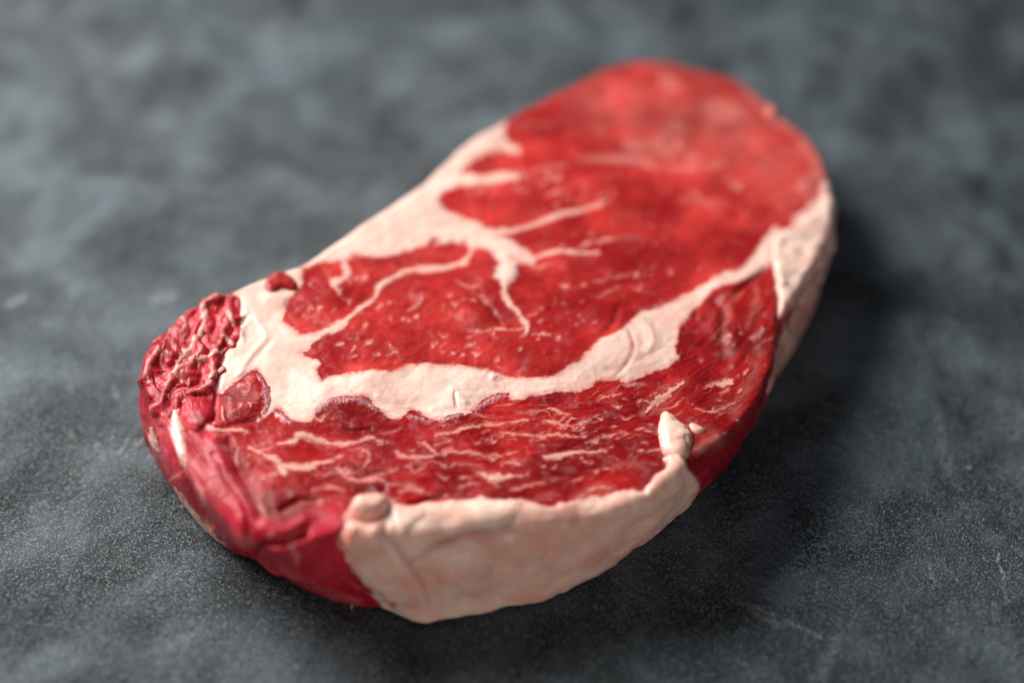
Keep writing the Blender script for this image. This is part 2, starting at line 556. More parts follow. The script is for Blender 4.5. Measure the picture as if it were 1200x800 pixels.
for i in range(1, NU + 1):
    f = 1 - i / NU * 0.995
    rows.append(((RB - rb) * f, np.zeros(NT), np.full(NT, 3.0)))
R_ = np.array([r[0] for r in rows]); Z_ = np.array([r[1] for r in rows]); K_ = np.array([r[2] for r in rows])
NROW = len(rows)
P0 = np.stack([C[0] + R_ * cs, C[1] + R_ * sn, Z_], -1)           # (rows, NT, 3)

def normals(P):
    dc = np.roll(P, -1, 1) - np.roll(P, 1, 1)
    dr = np.gradient(P, axis=0)
    n = np.cross(dr, dc)
    n /= np.linalg.norm(n, axis=-1, keepdims=True) + 1e-20
    return n
nrm = normals(P0)
if nrm[NR // 2, 0, 2] < 0:
    nrm = -nrm
nrm[:6] = (0, 0, 1)
Q = chart(P0.reshape(-1, 3)).reshape(NROW, NT, 2)
# walls that face away take the chart position of the edge above them
view = P0 - CAM
away = ((nrm * view).sum(-1) > -0.0) & (K_ > 1.0)
edge_q = Q[NR + NA // 2 - 1]
Q = np.where(away[..., None], np.broadcast_to(edge_q, Q.shape), Q)
under = (K_ >= 2.5)

PF = P0.reshape(-1, 3)
QF = Q.reshape(-1, 2)
NF = nrm.reshape(-1, 3)
KF = K_.reshape(-1)
is_front_wall = ((K_ > 1.0) & ~away).reshape(-1)

# slight natural wander of every traced border
wn = np.stack([fbm(PF * 420, 3, 21), fbm(PF * 420 + 5, 3, 31)], -1) * 1.5
wn += np.stack([fbm(PF * 130, 2, 41), fbm(PF * 130 + 5, 2, 51)], -1) * 1.2
QW = QF + wn

# grain direction: along / across a guide line
def guide(Qp, pts):
    Pg = catmull(pts, False, 6)
    L = np.concatenate([[0], np.cumsum(np.hypot(*(Pg[1:] - Pg[:-1]).T))])
    best = np.full(len(Qp), 1e9); al = np.zeros(len(Qp)); ac = np.zeros(len(Qp))
    for i, (a, b) in enumerate(zip(Pg[:-1], Pg[1:])):
        e = b - a; l = float(np.hypot(*e)); w = Qp - a
        t = (w @ e) / l
        tc = np.clip(t, 0, l)
        d = np.hypot(w[:, 0] - tc * e[0] / l, w[:, 1] - tc * e[1] / l)
        s = np.sign(e[0] * w[:, 1] - e[1] * w[:, 0])
        m = d < best
        best[m] = d[m]; al[m] = L[i] + tc[m]; ac[m] = (s * d)[m]
    return al, ac
QV = QW + np.stack([fbm(PF * 900, 2, 71), fbm(PF * 900 + 5, 2, 72)], -1) * 1.1
cap_al, cap_ac = guide(QF, [(1000, 300), (925, 390), (880, 450), (800, 500), (700, 530), (600, 535), (500, 540), (400, 545), (330, 545), (280, 570), (290, 620), (310, 700)])
CAP_LINE = [(150, 335), (262, 395), (262, 420), (258, 452), (300, 465), (330, 470), (380, 465), (440, 460), (500, 465), (560, 460), (620, 450), (680, 440),
            (730, 425), (775, 400), (800, 370), (850, 335), (900, 300), (915, 285), (960, 292), (1100, 300), (1100, 900), (0, 900), (0, 335)]
capsd = sd_poly(QF, CAP_LINE, 60)
zone = smooth01(capsd / 12 + 0.5)
FLANK = [(150, 470), (190, 488), (235, 500), (262, 520), (285, 560), (300, 590), (330, 615), (380, 600), (410, 600), (470, 740), (300, 740), (130, 600)]
flanksd = sd_poly(QF, FLANK, 60)
flank = smooth01(flanksd / 24 + 0.5)
sidew = smooth01((KF - 1.02) / 0.12) * zone
flank = np.clip(np.maximum(flank, sidew * 0.9), 0, 1)
ragf = smooth01(sd_poly(QF, [(150, 380), (235, 335), (285, 350), (285, 400), (262, 430), (250, 500), (150, 520)], 40) / 16 + 0.5)
flank = np.maximum(flank, 0.6 * ragf)
eye_c = np.array([650.0, 330.0])
ang = math.radians(-28)
dq = QF - eye_c
e_al = dq[:, 0] * math.cos(ang) + dq[:, 1] * math.sin(ang)
e_ac = -dq[:, 0] * math.sin(ang) + dq[:, 1] * math.cos(ang)
PX = 0.00025
fibx = np.stack([(e_al * (1 - zone) * 0.6 + cap_al * zone) * PX, (e_ac * 0.45 * (1 - zone) + cap_ac * zone) * PX, zone * 0.1 + PF[:, 2] * 0.3], -1)
fib = fibx

# ------------------------------------------------------------------ relief of the flesh
D = np.zeros(len(PF))
topm = KF <= 1.0
D += 0.0009 * fbm(PF * 45, 2, 2) + 0.00014 * fbm(PF * 150, 3, 4) + 0.00006 * fbm(PF * 520, 3, 6)
# grain furrows in the cap and down the flank
cf = np.stack([cap_al, cap_ac], -1) * PX
fl_al, fl_ac = guide(QF, [(150, 380), (205, 470), (245, 545), (300, 630), (380, 700), (470, 770)])
ff_ = np.stack([fl_al, fl_ac], -1) * PX
zz = np.zeros(len(PF))
fib = fibx * (1 - flank[:, None]) + np.stack([ff_[:, 0], ff_[:, 1], zz + 0.2], -1) * flank[:, None]
infat = np.clip(sd_poly(QF, [(396, 600), (500, 575), (700, 565), (780, 520), (830, 560), (780, 640), (600, 760), (470, 760)], 20) / 10, 0, 1)
calm = 1 - 0.85 * infat
D += 0.00012 * zone * (1 - flank) * calm * fbm(np.stack([cf[:, 0] * 80, cf[:, 1] * 620, zz], -1), 3, 8)
D += 0.00015 * zone * (1 - flank) * calm * fbm(np.stack([cf[:, 0] * 50, cf[:, 1] * 190, zz], -1), 2, 18)
D += 0.00022 * flank * calm * fbm(np.stack([ff_[:, 0] * 70, ff_[:, 1] * 650, zz], -1), 3, 28)
D += 0.00050 * flank * calm * fbm(np.stack([ff_[:, 0] * 45, ff_[:, 1] * 190, zz], -1), 2, 38)
# the eye swells a touch, sinks at its rim
RAG = [(158, 432), (170, 390), (198, 380), (212, 360), (235, 346), (262, 340), (282, 352), (286, 376), (283, 398), (266, 410), (260, 428), (250, 452),
       (232, 462), (214, 470), (200, 490), (182, 488), (168, 460)]
ragsd = sd_poly(QF, RAG, 40)
ragm = smooth01(ragsd / 10 + 0.6)
# torn folds of the trimmed end, running down-left
ra = math.radians(118)
ru = (QF[:, 0] * math.cos(ra) + QF[:, 1] * math.sin(ra)); rv = (-QF[:, 0] * math.sin(ra) + QF[:, 1] * math.cos(ra))
wob = fbm(np.stack([QF[:, 0] / 26, QF[:, 1] / 26, 0 * ru], -1), 3, 77)
rph = (rv + 13 * wob) / 13.0 * math.pi * 0.5
ridge = 0.35 * np.cos(rph) ** 2 + 0.65 * (1 - np.abs(np.sin(rph)))
rr_ = fbm(np.stack([ru / 16, rv / 7 + 2 * wob, 0 * ru], -1), 4, 78)
D += ragm * (0.0014 * (ridge - 0.5) + 0.00035 * rr_)
def bump_stroke(pts, amp, soft=6):
    global D
    d = sd_stroke(QF, pts, 30)
    D += amp * smooth01((d + soft) / (2 * soft))
def bump_poly(pts, amp, soft=8):
    global D
    d = sd_poly(QF, pts, 40)
    D += amp * smooth01((d + soft * 0.3) / soft)
# creases (negative) and swellings (positive)
bump_stroke([(552, 343, 1), (565, 352, 3), (578, 366, 4), (587, 380, 2)], -0.0004, 5)
bump_stroke([(495, 345, 10), (530, 352, 22), (560, 372, 14)], 0.0009, 14)
bump_stroke([(392, 330, 30), (372, 352, 34)], 0.0006, 14)
bump_stroke([(725, 360, 2), (715, 385, 6), (700, 398, 4)], -0.0007, 7)
bump_stroke([(640, 350, 12), (690, 335, 22)], 0.0005, 14)
bump_stroke([(288, 650, 3), (296, 625, 3), (283, 590, 3), (262, 560, 4), (250, 535, 4)], -0.0010, 5)
bump_stroke([(300, 655, 4), (303, 638, 5), (330, 636, 4), (358, 628, 4)], -0.0032, 5)
bump_stroke([(312, 618, 12), (335, 626, 14), (356, 614, 10)], 0.0016, 7)
bump_stroke([(330, 597, 4), (350, 588, 5), (372, 590, 3)], -0.0012, 5)
bump_stroke([(250, 520, 14), (262, 560, 18), (285, 600, 18), (292, 635, 12)], 0.0013, 9)
bump_stroke([(190, 500, 4), (210, 540, 4), (225, 575, 4), (248, 615, 4)], -0.0012, 4)
bump_stroke([(268, 515, 3), (280, 550, 4), (300, 580, 4)], -0.0009, 5)
bump_stroke([(255, 448, 3), (252, 470, 4), (250, 495, 4)], -0.0012, 4)
bump_stroke([(262, 500, 3), (300, 492, 3)], -0.0008, 4)
bump_poly([(262, 458), (285, 444), (302, 438), (310, 455), (308, 480), (292, 490), (268, 488)], 0.0007, 14)
bump_stroke([(408, 622, 3), (404, 650, 3), (425, 690, 3)], -0.0006, 4)
bump_stroke([(480, 590, 3), (500, 584, 4), (520, 580, 2)], -0.0012, 4)
bump_stroke([(420, 575, 4), (450, 574, 5)], -0.0006, 5)
bump_stroke([(800, 520, 3), (806, 545, 3), (817, 565, 3)], -0.0008, 4)
bump_stroke([(898, 312, 3), (880, 330, 5), (862, 345, 3)], -0.0012, 5)
bump_stroke([(838, 352, 6), (850, 372, 10), (845, 400, 8)], -0.0010, 8)
bump_stroke([(908, 310, 3), (912, 345, 4), (912, 375, 3)], -0.0012, 5)
bump_stroke([(700, 215, 16), (760, 205, 24), (830, 210, 16)], 0.0010, 16)
bump_stroke([(590, 170, 14), (720, 160, 24)], -0.0008, 16)
bump_stroke([(770, 240, 20), (860, 250, 24)], -0.0008, 16)
bump_stroke([(905, 130, 8), (916, 128, 8)], 0.0030, 8)
# front fat wall modelling
bump_stroke([(452, 622, 4), (470, 648, 6), (492, 682, 5), (500, 705, 2)], -0.0026, 6)
bump_stroke([(486, 652, 4), (505, 640, 6), (525, 630, 5), (545, 622, 3)], -0.0022, 5)
bump_stroke([(545, 622, 3), (580, 617, 4), (605, 608, 3)], -0.0010, 5)
bump_stroke([(500, 606, 10), (540, 604, 16), (600, 600, 12)], 0.0009, 8)
bump_stroke([(600, 632, 14), (605, 650, 10)], 0.0012, 9)
bump_stroke([(540, 680, 24), (560, 690, 20)], 0.0010, 12)
bump_stroke([(425, 660, 14), (470, 700, 20)], 0.0014, 12)
bump_stroke([(575, 660, 4), (580, 700, 4)], -0.0008, 8)
bump_stroke([(640, 640, 10), (615, 665, 6)], -0.0009, 9)
bump_stroke([(560, 640, 26), (548, 650, 20)], 0.0011, 12)
bump_stroke([(520, 700, 10), (512, 670, 8)], -0.0010, 8)
bump_stroke([(660, 660, 18), (690, 640, 20)], 0.0008, 12)
bump_stroke([(600, 690, 14), (640, 680, 10)], 0.0007, 10)
bump_stroke([(735, 630, 14), (755, 610, 12)], -0.0006, 10)
bump_stroke([(455, 690, 6), (468, 710, 6)], 0.0008, 7)
bump_stroke([(770, 570, 12), (800, 545, 8)], 0.0008, 9)
D[KF >= 2.5] = 0
damp = np.where(KF > 1.0, np.clip((2.05 - KF) / 0.15, 0.25, 1), 1)
D *= damp
PD = (PF + NF * D[:, None]).reshape(NROW, NT, 3)
# bring the middle of the fan together
PD[0] = PD[2].mean(0)
PD[1] = PD[0] * 0.5 + PD[2] * 0.5
# tip of the trimmed end lifts into a small peak
ND = normals(PD)
if ND[NR // 2, 0, 2] < 0:
    ND = -ND
ND[:4] = (0, 0, 1)
PDF = PD.reshape(-1, 3)
PDF[:, 2] = np.maximum(PDF[:, 2], -0.0002)
NDF = ND.reshape(-1, 3)
FACES = grid_faces(NROW, NT, True)
# keep windings outward
a_, b_, c_ = PDF[FACES[NR // 2 * NT, 0]], PDF[FACES[NR // 2 * NT, 1]], PDF[FACES[NR // 2 * NT, 2]]
if np.cross(b_ - a_, c_ - a_)[2] < 0:
    FACES = FACES[:, ::-1]

# --- marbling veins, each traced
V_CAP = [
    [(352, 515, 3), (385, 518, 4.5), (407, 520, 4), (422, 514, 3), (437, 511, 4), (449, 516, 2)],
    [(327, 523, 3), (345, 519, 9), (353, 511, 10), (370, 514, 6), (402, 519, 5), (420, 514, 2)],
    [(332, 547, 6), (355, 548, 8), (372, 542, 9), (392, 536, 3)],
    [(292, 525, 2), (312, 536, 4), (328, 545, 8), (334, 556, 9)],
    [(310, 564, 1.5), (325, 555, 3)],
    [(398, 545, 2), (403, 557, 4), (412, 561, 4), (425, 565, 6), (442, 561, 5), (452, 564, 2)],
    [(435, 559, 3), (450, 556, 3), (466, 551, 3)],
    [(464, 529, 2), (473, 537, 4.5), (492, 536, 4.5), (521, 531, 1.5)],
    [(521, 530, 2), (555, 532, 5), (583, 534, 3), (606, 528, 1.5)],
    [(511, 509, 1.5), (532, 507, 4), (545, 500, 5), (567, 496, 4), (597, 494, 2.5), (618, 489, 4)],
    [(492, 519, 2), (501, 522, 4), (508, 529, 4)],
    [(589, 506, 2), (625, 511, 3.5), (662, 511, 3.5), (688, 513, 1.5)],
    [(565, 554, 3), (580, 559, 10), (598, 557, 5), (618, 556, 1.5)],
    [(576, 562, 4), (586, 571, 2)],
    [(638, 536, 4), (652, 537, 10), (670, 532, 6), (700, 531, 3), (716, 525, 1.5)],
    [(638, 491, 3), (652, 493, 5), (674, 500, 2)],
    [(642, 477, 2), (655, 481, 4), (668, 484, 1.5)],
    [(671, 498, 2), (688, 491, 3), (703, 486, 1.5)],
    [(594, 540, 2), (604, 542, 4), (612, 543, 2)],
    [(469, 575, 2.5), (490, 572, 4.5), (502, 578, 3)],
    [(427, 526, 1.5), (435, 535, 3), (427, 548, 1.5)],
    [(758, 478, 5), (768, 468, 9), (782, 461, 8), (800, 448, 3)],
    [(842, 451, 5), (850, 450, 9), (858, 449, 5)],
    [(818, 478, 1.5), (838, 481, 3), (862, 471, 1.5)],
    [(750, 530, 1.5), (766, 529, 3), (784, 526, 2)],
    [(246, 502, 8), (262, 505, 5), (278, 505, 6), (290, 508, 3)],
    [(672, 583, 2), (697, 573, 4), (716, 572, 3)],
    [(700, 466, 1.5), (716, 460, 3), (730, 458, 1.5)],
    [(690, 520, 1.5), (710, 512, 3), (735, 507, 1.5)],
    [(520, 548, 1.5), (540, 545, 3), (562, 546, 1.5)],
    [(600, 575, 1.5), (618, 570, 3), (640, 568, 1.5)],
    [(368, 578, 1.5), (388, 573, 3), (404, 577, 2)],
    [(540, 570, 1), (556, 565, 2.5), (566, 567, 1)],
    [(368, 486, 2), (376, 493, 5), (380, 487, 2)],
    [(880, 398, 3), (890, 392, 5), (893, 384, 2)],
]
V_SIDE = [
    [(202, 462, 9), (205, 485, 10), (207, 505, 15), (213, 525, 15), (215, 545, 7), (222, 566, 3)],
    [(206, 570, 2), (222, 594, 6), (236, 613, 8), (250, 626, 6), (266, 637, 2)],
    [(178, 500, 4), (180, 516, 10), (184, 528, 4)],
    [(228, 560, 3), (236, 575, 6), (243, 592, 4)],
    [(341, 636, 2), (346, 648, 4), (350, 660, 2)],
    [(305, 590, 3), (309, 600, 6), (313, 612, 3)],
    [(445, 705, 6), (452, 712, 8), (460, 712, 5)],
]
V_EYE = [
    [(478, 363, 1.5), (484, 361, 3), (491, 355, 3), (495, 350, 1.5)],
    [(548, 394, 1), (575, 387, 2.6), (602, 386, 2), (620, 383, 1)],
    [(625, 393, 1.5), (634, 394, 3), (646, 395, 1.5)],
    [(701, 347, 1.5), (714, 341, 3), (727, 334, 1.5)],
    [(696, 331, 1), (718, 324, 2.4), (740, 321, 1)],
    [(617, 309, 1.5), (630, 312, 2.6), (646, 309, 1)],
    [(702, 286, 3), (710, 283, 5), (722, 281, 2), (748, 279, 1)],
    [(547, 405, 2), (551, 405, 5), (557, 402, 2)],
    [(556, 414, 2), (559, 417, 4), (563, 416, 2)],
    [(578, 386, 1), (580, 396, 3), (584, 398, 1)],
    [(537, 328, 1), (550, 335, 2), (563, 334, 1)],
    [(394, 405, 2), (398, 404, 4.5), (402, 403, 2)],
    [(456, 404, 1), (462, 412, 2), (466, 411, 1)],
    [(741, 335, 1), (750, 338, 2.5), (752, 332, 1)],
    [(617, 372, 1), (628, 368, 2.5), (636, 361, 1)],
    [(657, 335, 2), (661, 335, 4.5), (666, 334, 2)],
    [(640, 229, 1.5), (648, 226, 3.5), (658, 223, 1.5)],
    [(456, 417, 1), (460, 413, 3), (466, 410, 1)],
]
V_TORN = [
    [(238, 361, 3), (240, 372, 5), (236, 388, 4), (228, 403, 5), (217, 413, 7), (208, 424, 5), (206, 440, 4)],
    [(223, 421, 3), (236, 420, 6), (250, 416, 4), (263, 409, 3)],
    [(265, 364, 3), (270, 374, 6), (273, 381, 3)],
    [(262, 396, 3), (267, 399, 5), (272, 405, 3)],
    [(208, 372, 1.5), (215, 374, 4), (218, 382, 2)],
    [(262, 432, 1.5), (252, 437, 3), (243, 448, 2)],
]
film_sheen = np.zeros(len(PF))
def film_sheen_stroke(pts, amp, soft):
    global film_sheen
    film_sheen = np.maximum(film_sheen, amp * smooth01((sd_stroke(QW, pts, 40) + soft) / (2 * soft)))
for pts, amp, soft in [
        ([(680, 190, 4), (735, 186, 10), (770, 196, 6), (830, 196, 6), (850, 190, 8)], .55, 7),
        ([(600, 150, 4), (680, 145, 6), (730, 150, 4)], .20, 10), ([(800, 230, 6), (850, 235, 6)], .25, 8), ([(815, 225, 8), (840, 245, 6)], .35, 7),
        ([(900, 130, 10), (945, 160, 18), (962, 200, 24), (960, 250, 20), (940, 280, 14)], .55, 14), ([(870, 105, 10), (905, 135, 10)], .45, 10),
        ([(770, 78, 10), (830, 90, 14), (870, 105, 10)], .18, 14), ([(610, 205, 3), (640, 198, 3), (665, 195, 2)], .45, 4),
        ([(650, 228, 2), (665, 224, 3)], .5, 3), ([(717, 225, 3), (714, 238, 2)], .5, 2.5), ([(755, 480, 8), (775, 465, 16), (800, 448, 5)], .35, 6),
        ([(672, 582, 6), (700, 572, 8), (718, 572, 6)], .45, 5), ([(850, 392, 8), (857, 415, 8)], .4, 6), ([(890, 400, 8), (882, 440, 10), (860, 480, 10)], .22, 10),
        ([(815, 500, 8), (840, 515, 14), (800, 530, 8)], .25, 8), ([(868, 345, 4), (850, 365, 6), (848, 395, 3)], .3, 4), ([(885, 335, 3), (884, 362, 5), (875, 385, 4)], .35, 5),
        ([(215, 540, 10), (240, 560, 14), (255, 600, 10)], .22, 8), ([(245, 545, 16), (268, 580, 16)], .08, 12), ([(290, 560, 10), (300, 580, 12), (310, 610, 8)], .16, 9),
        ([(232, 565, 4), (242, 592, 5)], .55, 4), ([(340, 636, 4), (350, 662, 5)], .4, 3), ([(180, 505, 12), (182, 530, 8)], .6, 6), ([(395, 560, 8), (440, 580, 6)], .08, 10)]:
    film_sheen_stroke(pts, amp, soft)
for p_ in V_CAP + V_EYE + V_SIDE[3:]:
    film_sheen_stroke(p_, 0.30, 3.5)
film_sheen_stroke([(700, 120, 60), (860, 160, 90), (920, 210, 60)], 0.20, 34)  # milky sheen over the far end, painted pale into the meat colour
film_sheen = np.maximum(film_sheen, 0.42 * smooth01(sd_poly(QF, [(690, 80), (860, 80), (960, 160), (970, 240), (900, 270), (780, 230), (700, 190)], 60) / 30) * smooth01(fbm(PF * 75 + 9, 3, 66) * 1.6))  # pale mottles, more of the far end's sheen put into colour
film_sheen_stroke([(330, 665, 6), (370, 690, 8), (420, 705, 6)], 0.25, 6)
film_sheen_stroke([(345, 650, 4), (350, 680, 4)], 0.3, 5)
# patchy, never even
film_sheen_stroke([(978, 240, 10), (965, 320, 16), (945, 370, 20), (925, 410, 18)], .5, 12)
film_sheen *= 0.6 + 0.6 * smooth01(0.5 + fbm(PF * 300, 3, 61))
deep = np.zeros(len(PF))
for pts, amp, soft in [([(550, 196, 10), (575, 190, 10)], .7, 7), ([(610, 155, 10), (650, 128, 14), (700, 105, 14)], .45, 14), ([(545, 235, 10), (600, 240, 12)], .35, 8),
        ([(560, 347, 2), (578, 366, 3), (586, 379, 1)], .95, 3), ([(420, 315, 8), (480, 300, 8)], .35, 8), ([(760, 300, 30), (830, 280, 30)], .35, 20), ([(590, 370, 14), (560, 355, 8)], .35, 10), ([(700, 350, 20), (720, 330, 14)], .35, 14),  # first stroke paints the shade inside the eye crease as dark red
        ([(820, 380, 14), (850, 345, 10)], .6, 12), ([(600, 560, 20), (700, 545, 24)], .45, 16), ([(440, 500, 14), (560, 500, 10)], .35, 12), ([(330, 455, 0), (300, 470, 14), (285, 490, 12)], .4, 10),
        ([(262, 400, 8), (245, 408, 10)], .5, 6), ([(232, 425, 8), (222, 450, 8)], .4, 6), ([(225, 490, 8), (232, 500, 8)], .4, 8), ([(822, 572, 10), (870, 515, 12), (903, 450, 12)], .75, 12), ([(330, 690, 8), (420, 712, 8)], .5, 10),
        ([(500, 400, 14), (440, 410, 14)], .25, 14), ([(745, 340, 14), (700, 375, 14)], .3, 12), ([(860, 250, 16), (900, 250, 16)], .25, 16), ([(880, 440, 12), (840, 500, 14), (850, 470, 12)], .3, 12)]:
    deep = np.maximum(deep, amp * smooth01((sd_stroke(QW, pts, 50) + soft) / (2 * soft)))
# torn pale ridges in the trimmed end
film_sheen = np.maximum(film_sheen, ragm * 0.65 * smooth01((ridge - 0.68) / 0.32) * smooth01(0.4 + 1.4 * rr_))
film_sheen = np.clip(film_sheen, 0, 1)

# ------------------------------------------------------------------ build the parts
root = bpy.data.objects.new('steak', None)
COL.objects.link(root)
root.location = (float(C[0]), float(C[1]), 0)
root['label'] = 'thick raw boneless ribeye steak with creamy fat seams, lying on dark slate'
root['category'] = 'steak'
ORI = np.array([C[0], C[1], 0.0])
bpy.context.view_layer.update()

def part(name, V, F, mat, attrs, label=None, kind=None, parent=None):
    o = mesh_from(name, V - ORI if parent is None else V - ORI, F, mat, parent or root, True, attrs)
    if label: o['label'] = label
    if kind: o['kind'] = kind
    return o

fz = KF[FACES].mean(1)
# which muscle a face belongs to; below the edge the point above on the edge decides
col = FACES[:, 0] % NT
edge_zone = capsd.reshape(NROW, NT)[NR + NA - 1]
fcap = np.where(fz > 1.0, edge_zone[col] > 0, capsd[FACES].mean(1) > 0)
def sub(faces):
    u, inv = np.unique(faces, return_inverse=True)
    return u, inv.reshape(-1, 4)
base_attrs = lambda u: {'fibre': fib[u], 'zone': zone[u], 'flank': flank[u], 'film_sheen': film_sheen[u], 'deep': deep[u]}
ecov = None

def overlay(name, sd, mat, height, slope=None, lift=0.0, margin=4.2, sink=0.0009, label=None, kind=None, extra=None, puff=0.0, puff_px=30, only=None, parent=None):
    """a piece of tissue that stands proud of the flesh; its rim dips below the flesh all round"""
    keep = sd > -margin
    if only is not None:
        keep &= only
    fm = keep[FACES].all(1)
    if fm.sum() < 2:
        return None
    u, f = sub(FACES[fm])
    s = sd[u]
    off = np.where(s > -2.2, 0.00003, 0.00003 + (s + 2.2) * sink / max(margin - 2.2, 0.5))
    off = off + lift * smooth01((s + 2.6) / 1.5) + height * smooth01((s + 1.0) / 7.0) + puff * smooth01(s / puff_px)
    if extra is not None:
        off = off + extra[u] * smooth01(s / 6)
        off = np.where(s > -2.0, np.maximum(off, 0.00003), off)
    V = PDF[u] + NDF[u] * off[:, None]
    V[:, 2] = np.maximum(V[:, 2], np.where(PDF[u][:, 2] < 0.0004, -0.0004, 0.0001))
    at = base_attrs(u)
    at['film_sheen'] = fatfilm[u] if 'fat' in mat.name or 'marb' in mat.name else film_sheen[u]
    at['depth_in'] = s
    return part(name, V, f, mat, at, label, kind, parent)

# pink bruises and blood flecks in the fat
fatfilm = np.zeros(len(PF))
def ff(pts, amp, soft):
    global fatfilm
    fatfilm = np.maximum(fatfilm, amp * smooth01((sd_stroke(QF, pts, 40) + soft) / (2 * soft)))
for a in [([(531, 462, 2), (534, 472, 3)], .7, 2), ([(737, 390, 4), (742, 410, 4), (740, 420, 3)], .55, 3), ([(763, 378, 2), (768, 405, 2), (760, 412, 2)], .5, 2),
          ([(430, 633, 6), (452, 640, 6), (445, 612, 3)], .30, 6), ([(458, 625, 4), (476, 650, 8), (495, 680, 6)], .45, 7), ([(470, 600, 16), (500, 605, 12)], .25, 12),
          ([(500, 640, 8), (525, 632, 10), (600, 618, 6)], .5, 6), ([(463, 702, 8), (462, 706, 8)], .95, 2.5), ([(395, 635, 4), (412, 620, 4)], .6, 4),
          ([(432, 617, 3), (450, 612, 3)], .5, 3), ([(536, 662, 5), (535, 664, 5)], .35, 4), ([(590, 652, 4), (612, 660, 4)], .35, 5),
          ([(760, 360, 2), (815, 345, 2)], .35, 2), ([(412, 460, 2), (413, 461, 2)], .6, 1.5), ([(530, 256, 6), (500, 262, 4)], .12, 6),
          ([(598, 300, 3), (612, 308, 5)], .6, 3), ([(640, 603, 3), (720, 590, 2)], .25, 4), ([(460, 700, 4), (520, 722, 4)], .3, 6), ([(650, 640, 30), (560, 680, 40), (750, 600, 20)], .14, 20),
          ([(900, 285, 4), (905, 310, 6)], .25, 5), ([(985, 260, 10), (970, 330, 20), (940, 390, 26), (910, 440, 20)], .38, 10), ([(955, 325, 6), (915, 380, 8)], .5, 6), ([(925, 262, 6), (945, 240, 8), (965, 220, 10)], .35, 10), ([(940, 330, 6), (962, 290, 6)], .3, 6), ([(300, 345, 10), (320, 335, 8)], .2, 8)]:
    ff(*a)
fatfilm *= 0.75 + 0.5 * smooth01(0.5 + fbm(PF * 260, 3, 62))
fatfilm = np.clip(fatfilm, 0, 1)

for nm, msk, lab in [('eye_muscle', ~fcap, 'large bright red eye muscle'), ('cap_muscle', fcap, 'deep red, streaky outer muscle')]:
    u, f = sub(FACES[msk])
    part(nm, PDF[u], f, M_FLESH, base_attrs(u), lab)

# --- the large fat pieces
F_BACK = [(258, 343), (290, 330), (322, 318), (350, 306), (378, 286), (410, 263), (450, 238), (490, 209), (520, 180), (555, 156), (586, 139), (592, 148),
          (590, 160), (602, 168), (612, 175), (606, 180), (592, 177), (566, 182), (550, 190), (538, 201), (552, 204), (566, 206), (578, 201), (606, 203), (607, 211), (588, 213), (566, 217), (545, 219), (530, 223),
          (516, 230), (518, 242), (537, 254), (560, 260), (570, 268), (584, 275), (600, 279), (618, 292), (630, 300), (622, 310), (606, 309), (606, 322), (601, 331),
          (590, 333), (577, 326), (583, 316), (584, 306), (575, 293), (563, 288), (553, 291), (551, 303), (540, 309), (520, 315), (500, 317), (488, 318), (474, 322), (456, 331),
          (446, 341), (438, 352), (420, 366), (408, 380), (400, 388), (378, 394), (362, 407), (350, 412), (330, 420), (300, 420), (270, 400), (262, 370)]
# the meat island between the back band and the long thin seam is cut out again below
H_INNER = [(332, 368), (331, 376), (345, 385), (358, 390), (370, 390), (386, 382), (404, 374), (418, 361), (436, 347), (442, 336), (450, 327), (462, 320), (478, 314), (490, 311),
           (505, 309), (522, 308), (538, 304), (547, 297), (550, 290), (545, 281), (540, 284), (530, 281), (520, 284), (508, 285), (516, 277), (508, 277), (498, 286), (480, 293), (460, 298), (444, 300), (416, 301),
           (403, 305), (378, 309), (353, 317), (356, 331), (345, 345), (336, 356)]
F_LEFT = [(256, 342), (280, 333), (310, 338), (330, 345), (352, 335), (335, 357), (331, 375), (352, 389), (362, 392), (358, 402), (350, 411), (360, 416), (366, 421), (375, 426),
          (370, 434), (377, 445), (388, 441), (398, 438), (422, 436), (440, 434), (460, 434), (471, 429), (481, 425), (505, 426), (535, 427), (558, 430), (577, 434), (592, 438), (620, 442),
          (648, 440), (670, 430), (690, 413), (705, 400), (722, 391), (735, 381), (745, 368), (758, 361), (772, 357), (792, 349), (812, 338), (836, 326), (850, 317), (866, 313),
          (880, 297), (892, 281), (908, 266), (916, 280), (914, 302), (902, 309), (880, 323), (858, 334), (835, 341), (820, 357), (806, 370), (797, 380), (795, 398), (791, 414), (796, 419),
          (786, 428), (775, 434), (755, 440), (735, 446), (722, 443), (702, 447), (680, 457), (657, 457), (636, 461), (622, 461), (607, 467), (590, 459), (575, 464), (557, 476),
          (540, 486), (520, 490), (509, 491), (498, 487), (487, 479), (479, 479), (471, 488), (461, 492), (447, 482), (435, 470), (417, 466), (392, 469), (374, 479), (366, 494),
          (352, 494), (340, 490), (330, 478), (322, 478), (312, 488), (308, 488), (313, 470), (311, 452), (302, 433), (288, 438), (274, 447), (260, 456), (251, 452), (256, 436), (262, 416),
          (272, 404), (283, 396), (285, 376), (281, 357)]
sd_hole = sd_poly(QW, H_INNER, 30)
sd_b = np.minimum(sd_poly(QW, F_BACK, 30), -sd_hole)
sd_l = np.minimum(sd_poly(QW, F_LEFT, 30), -sd_hole)
notch = sd_stroke(QW, [(402, 304, 7), (407, 318, 9), (404, 327, 7), (396, 331, 6), (391, 334, 6), (396, 341, 4), (399, 345, 2)])
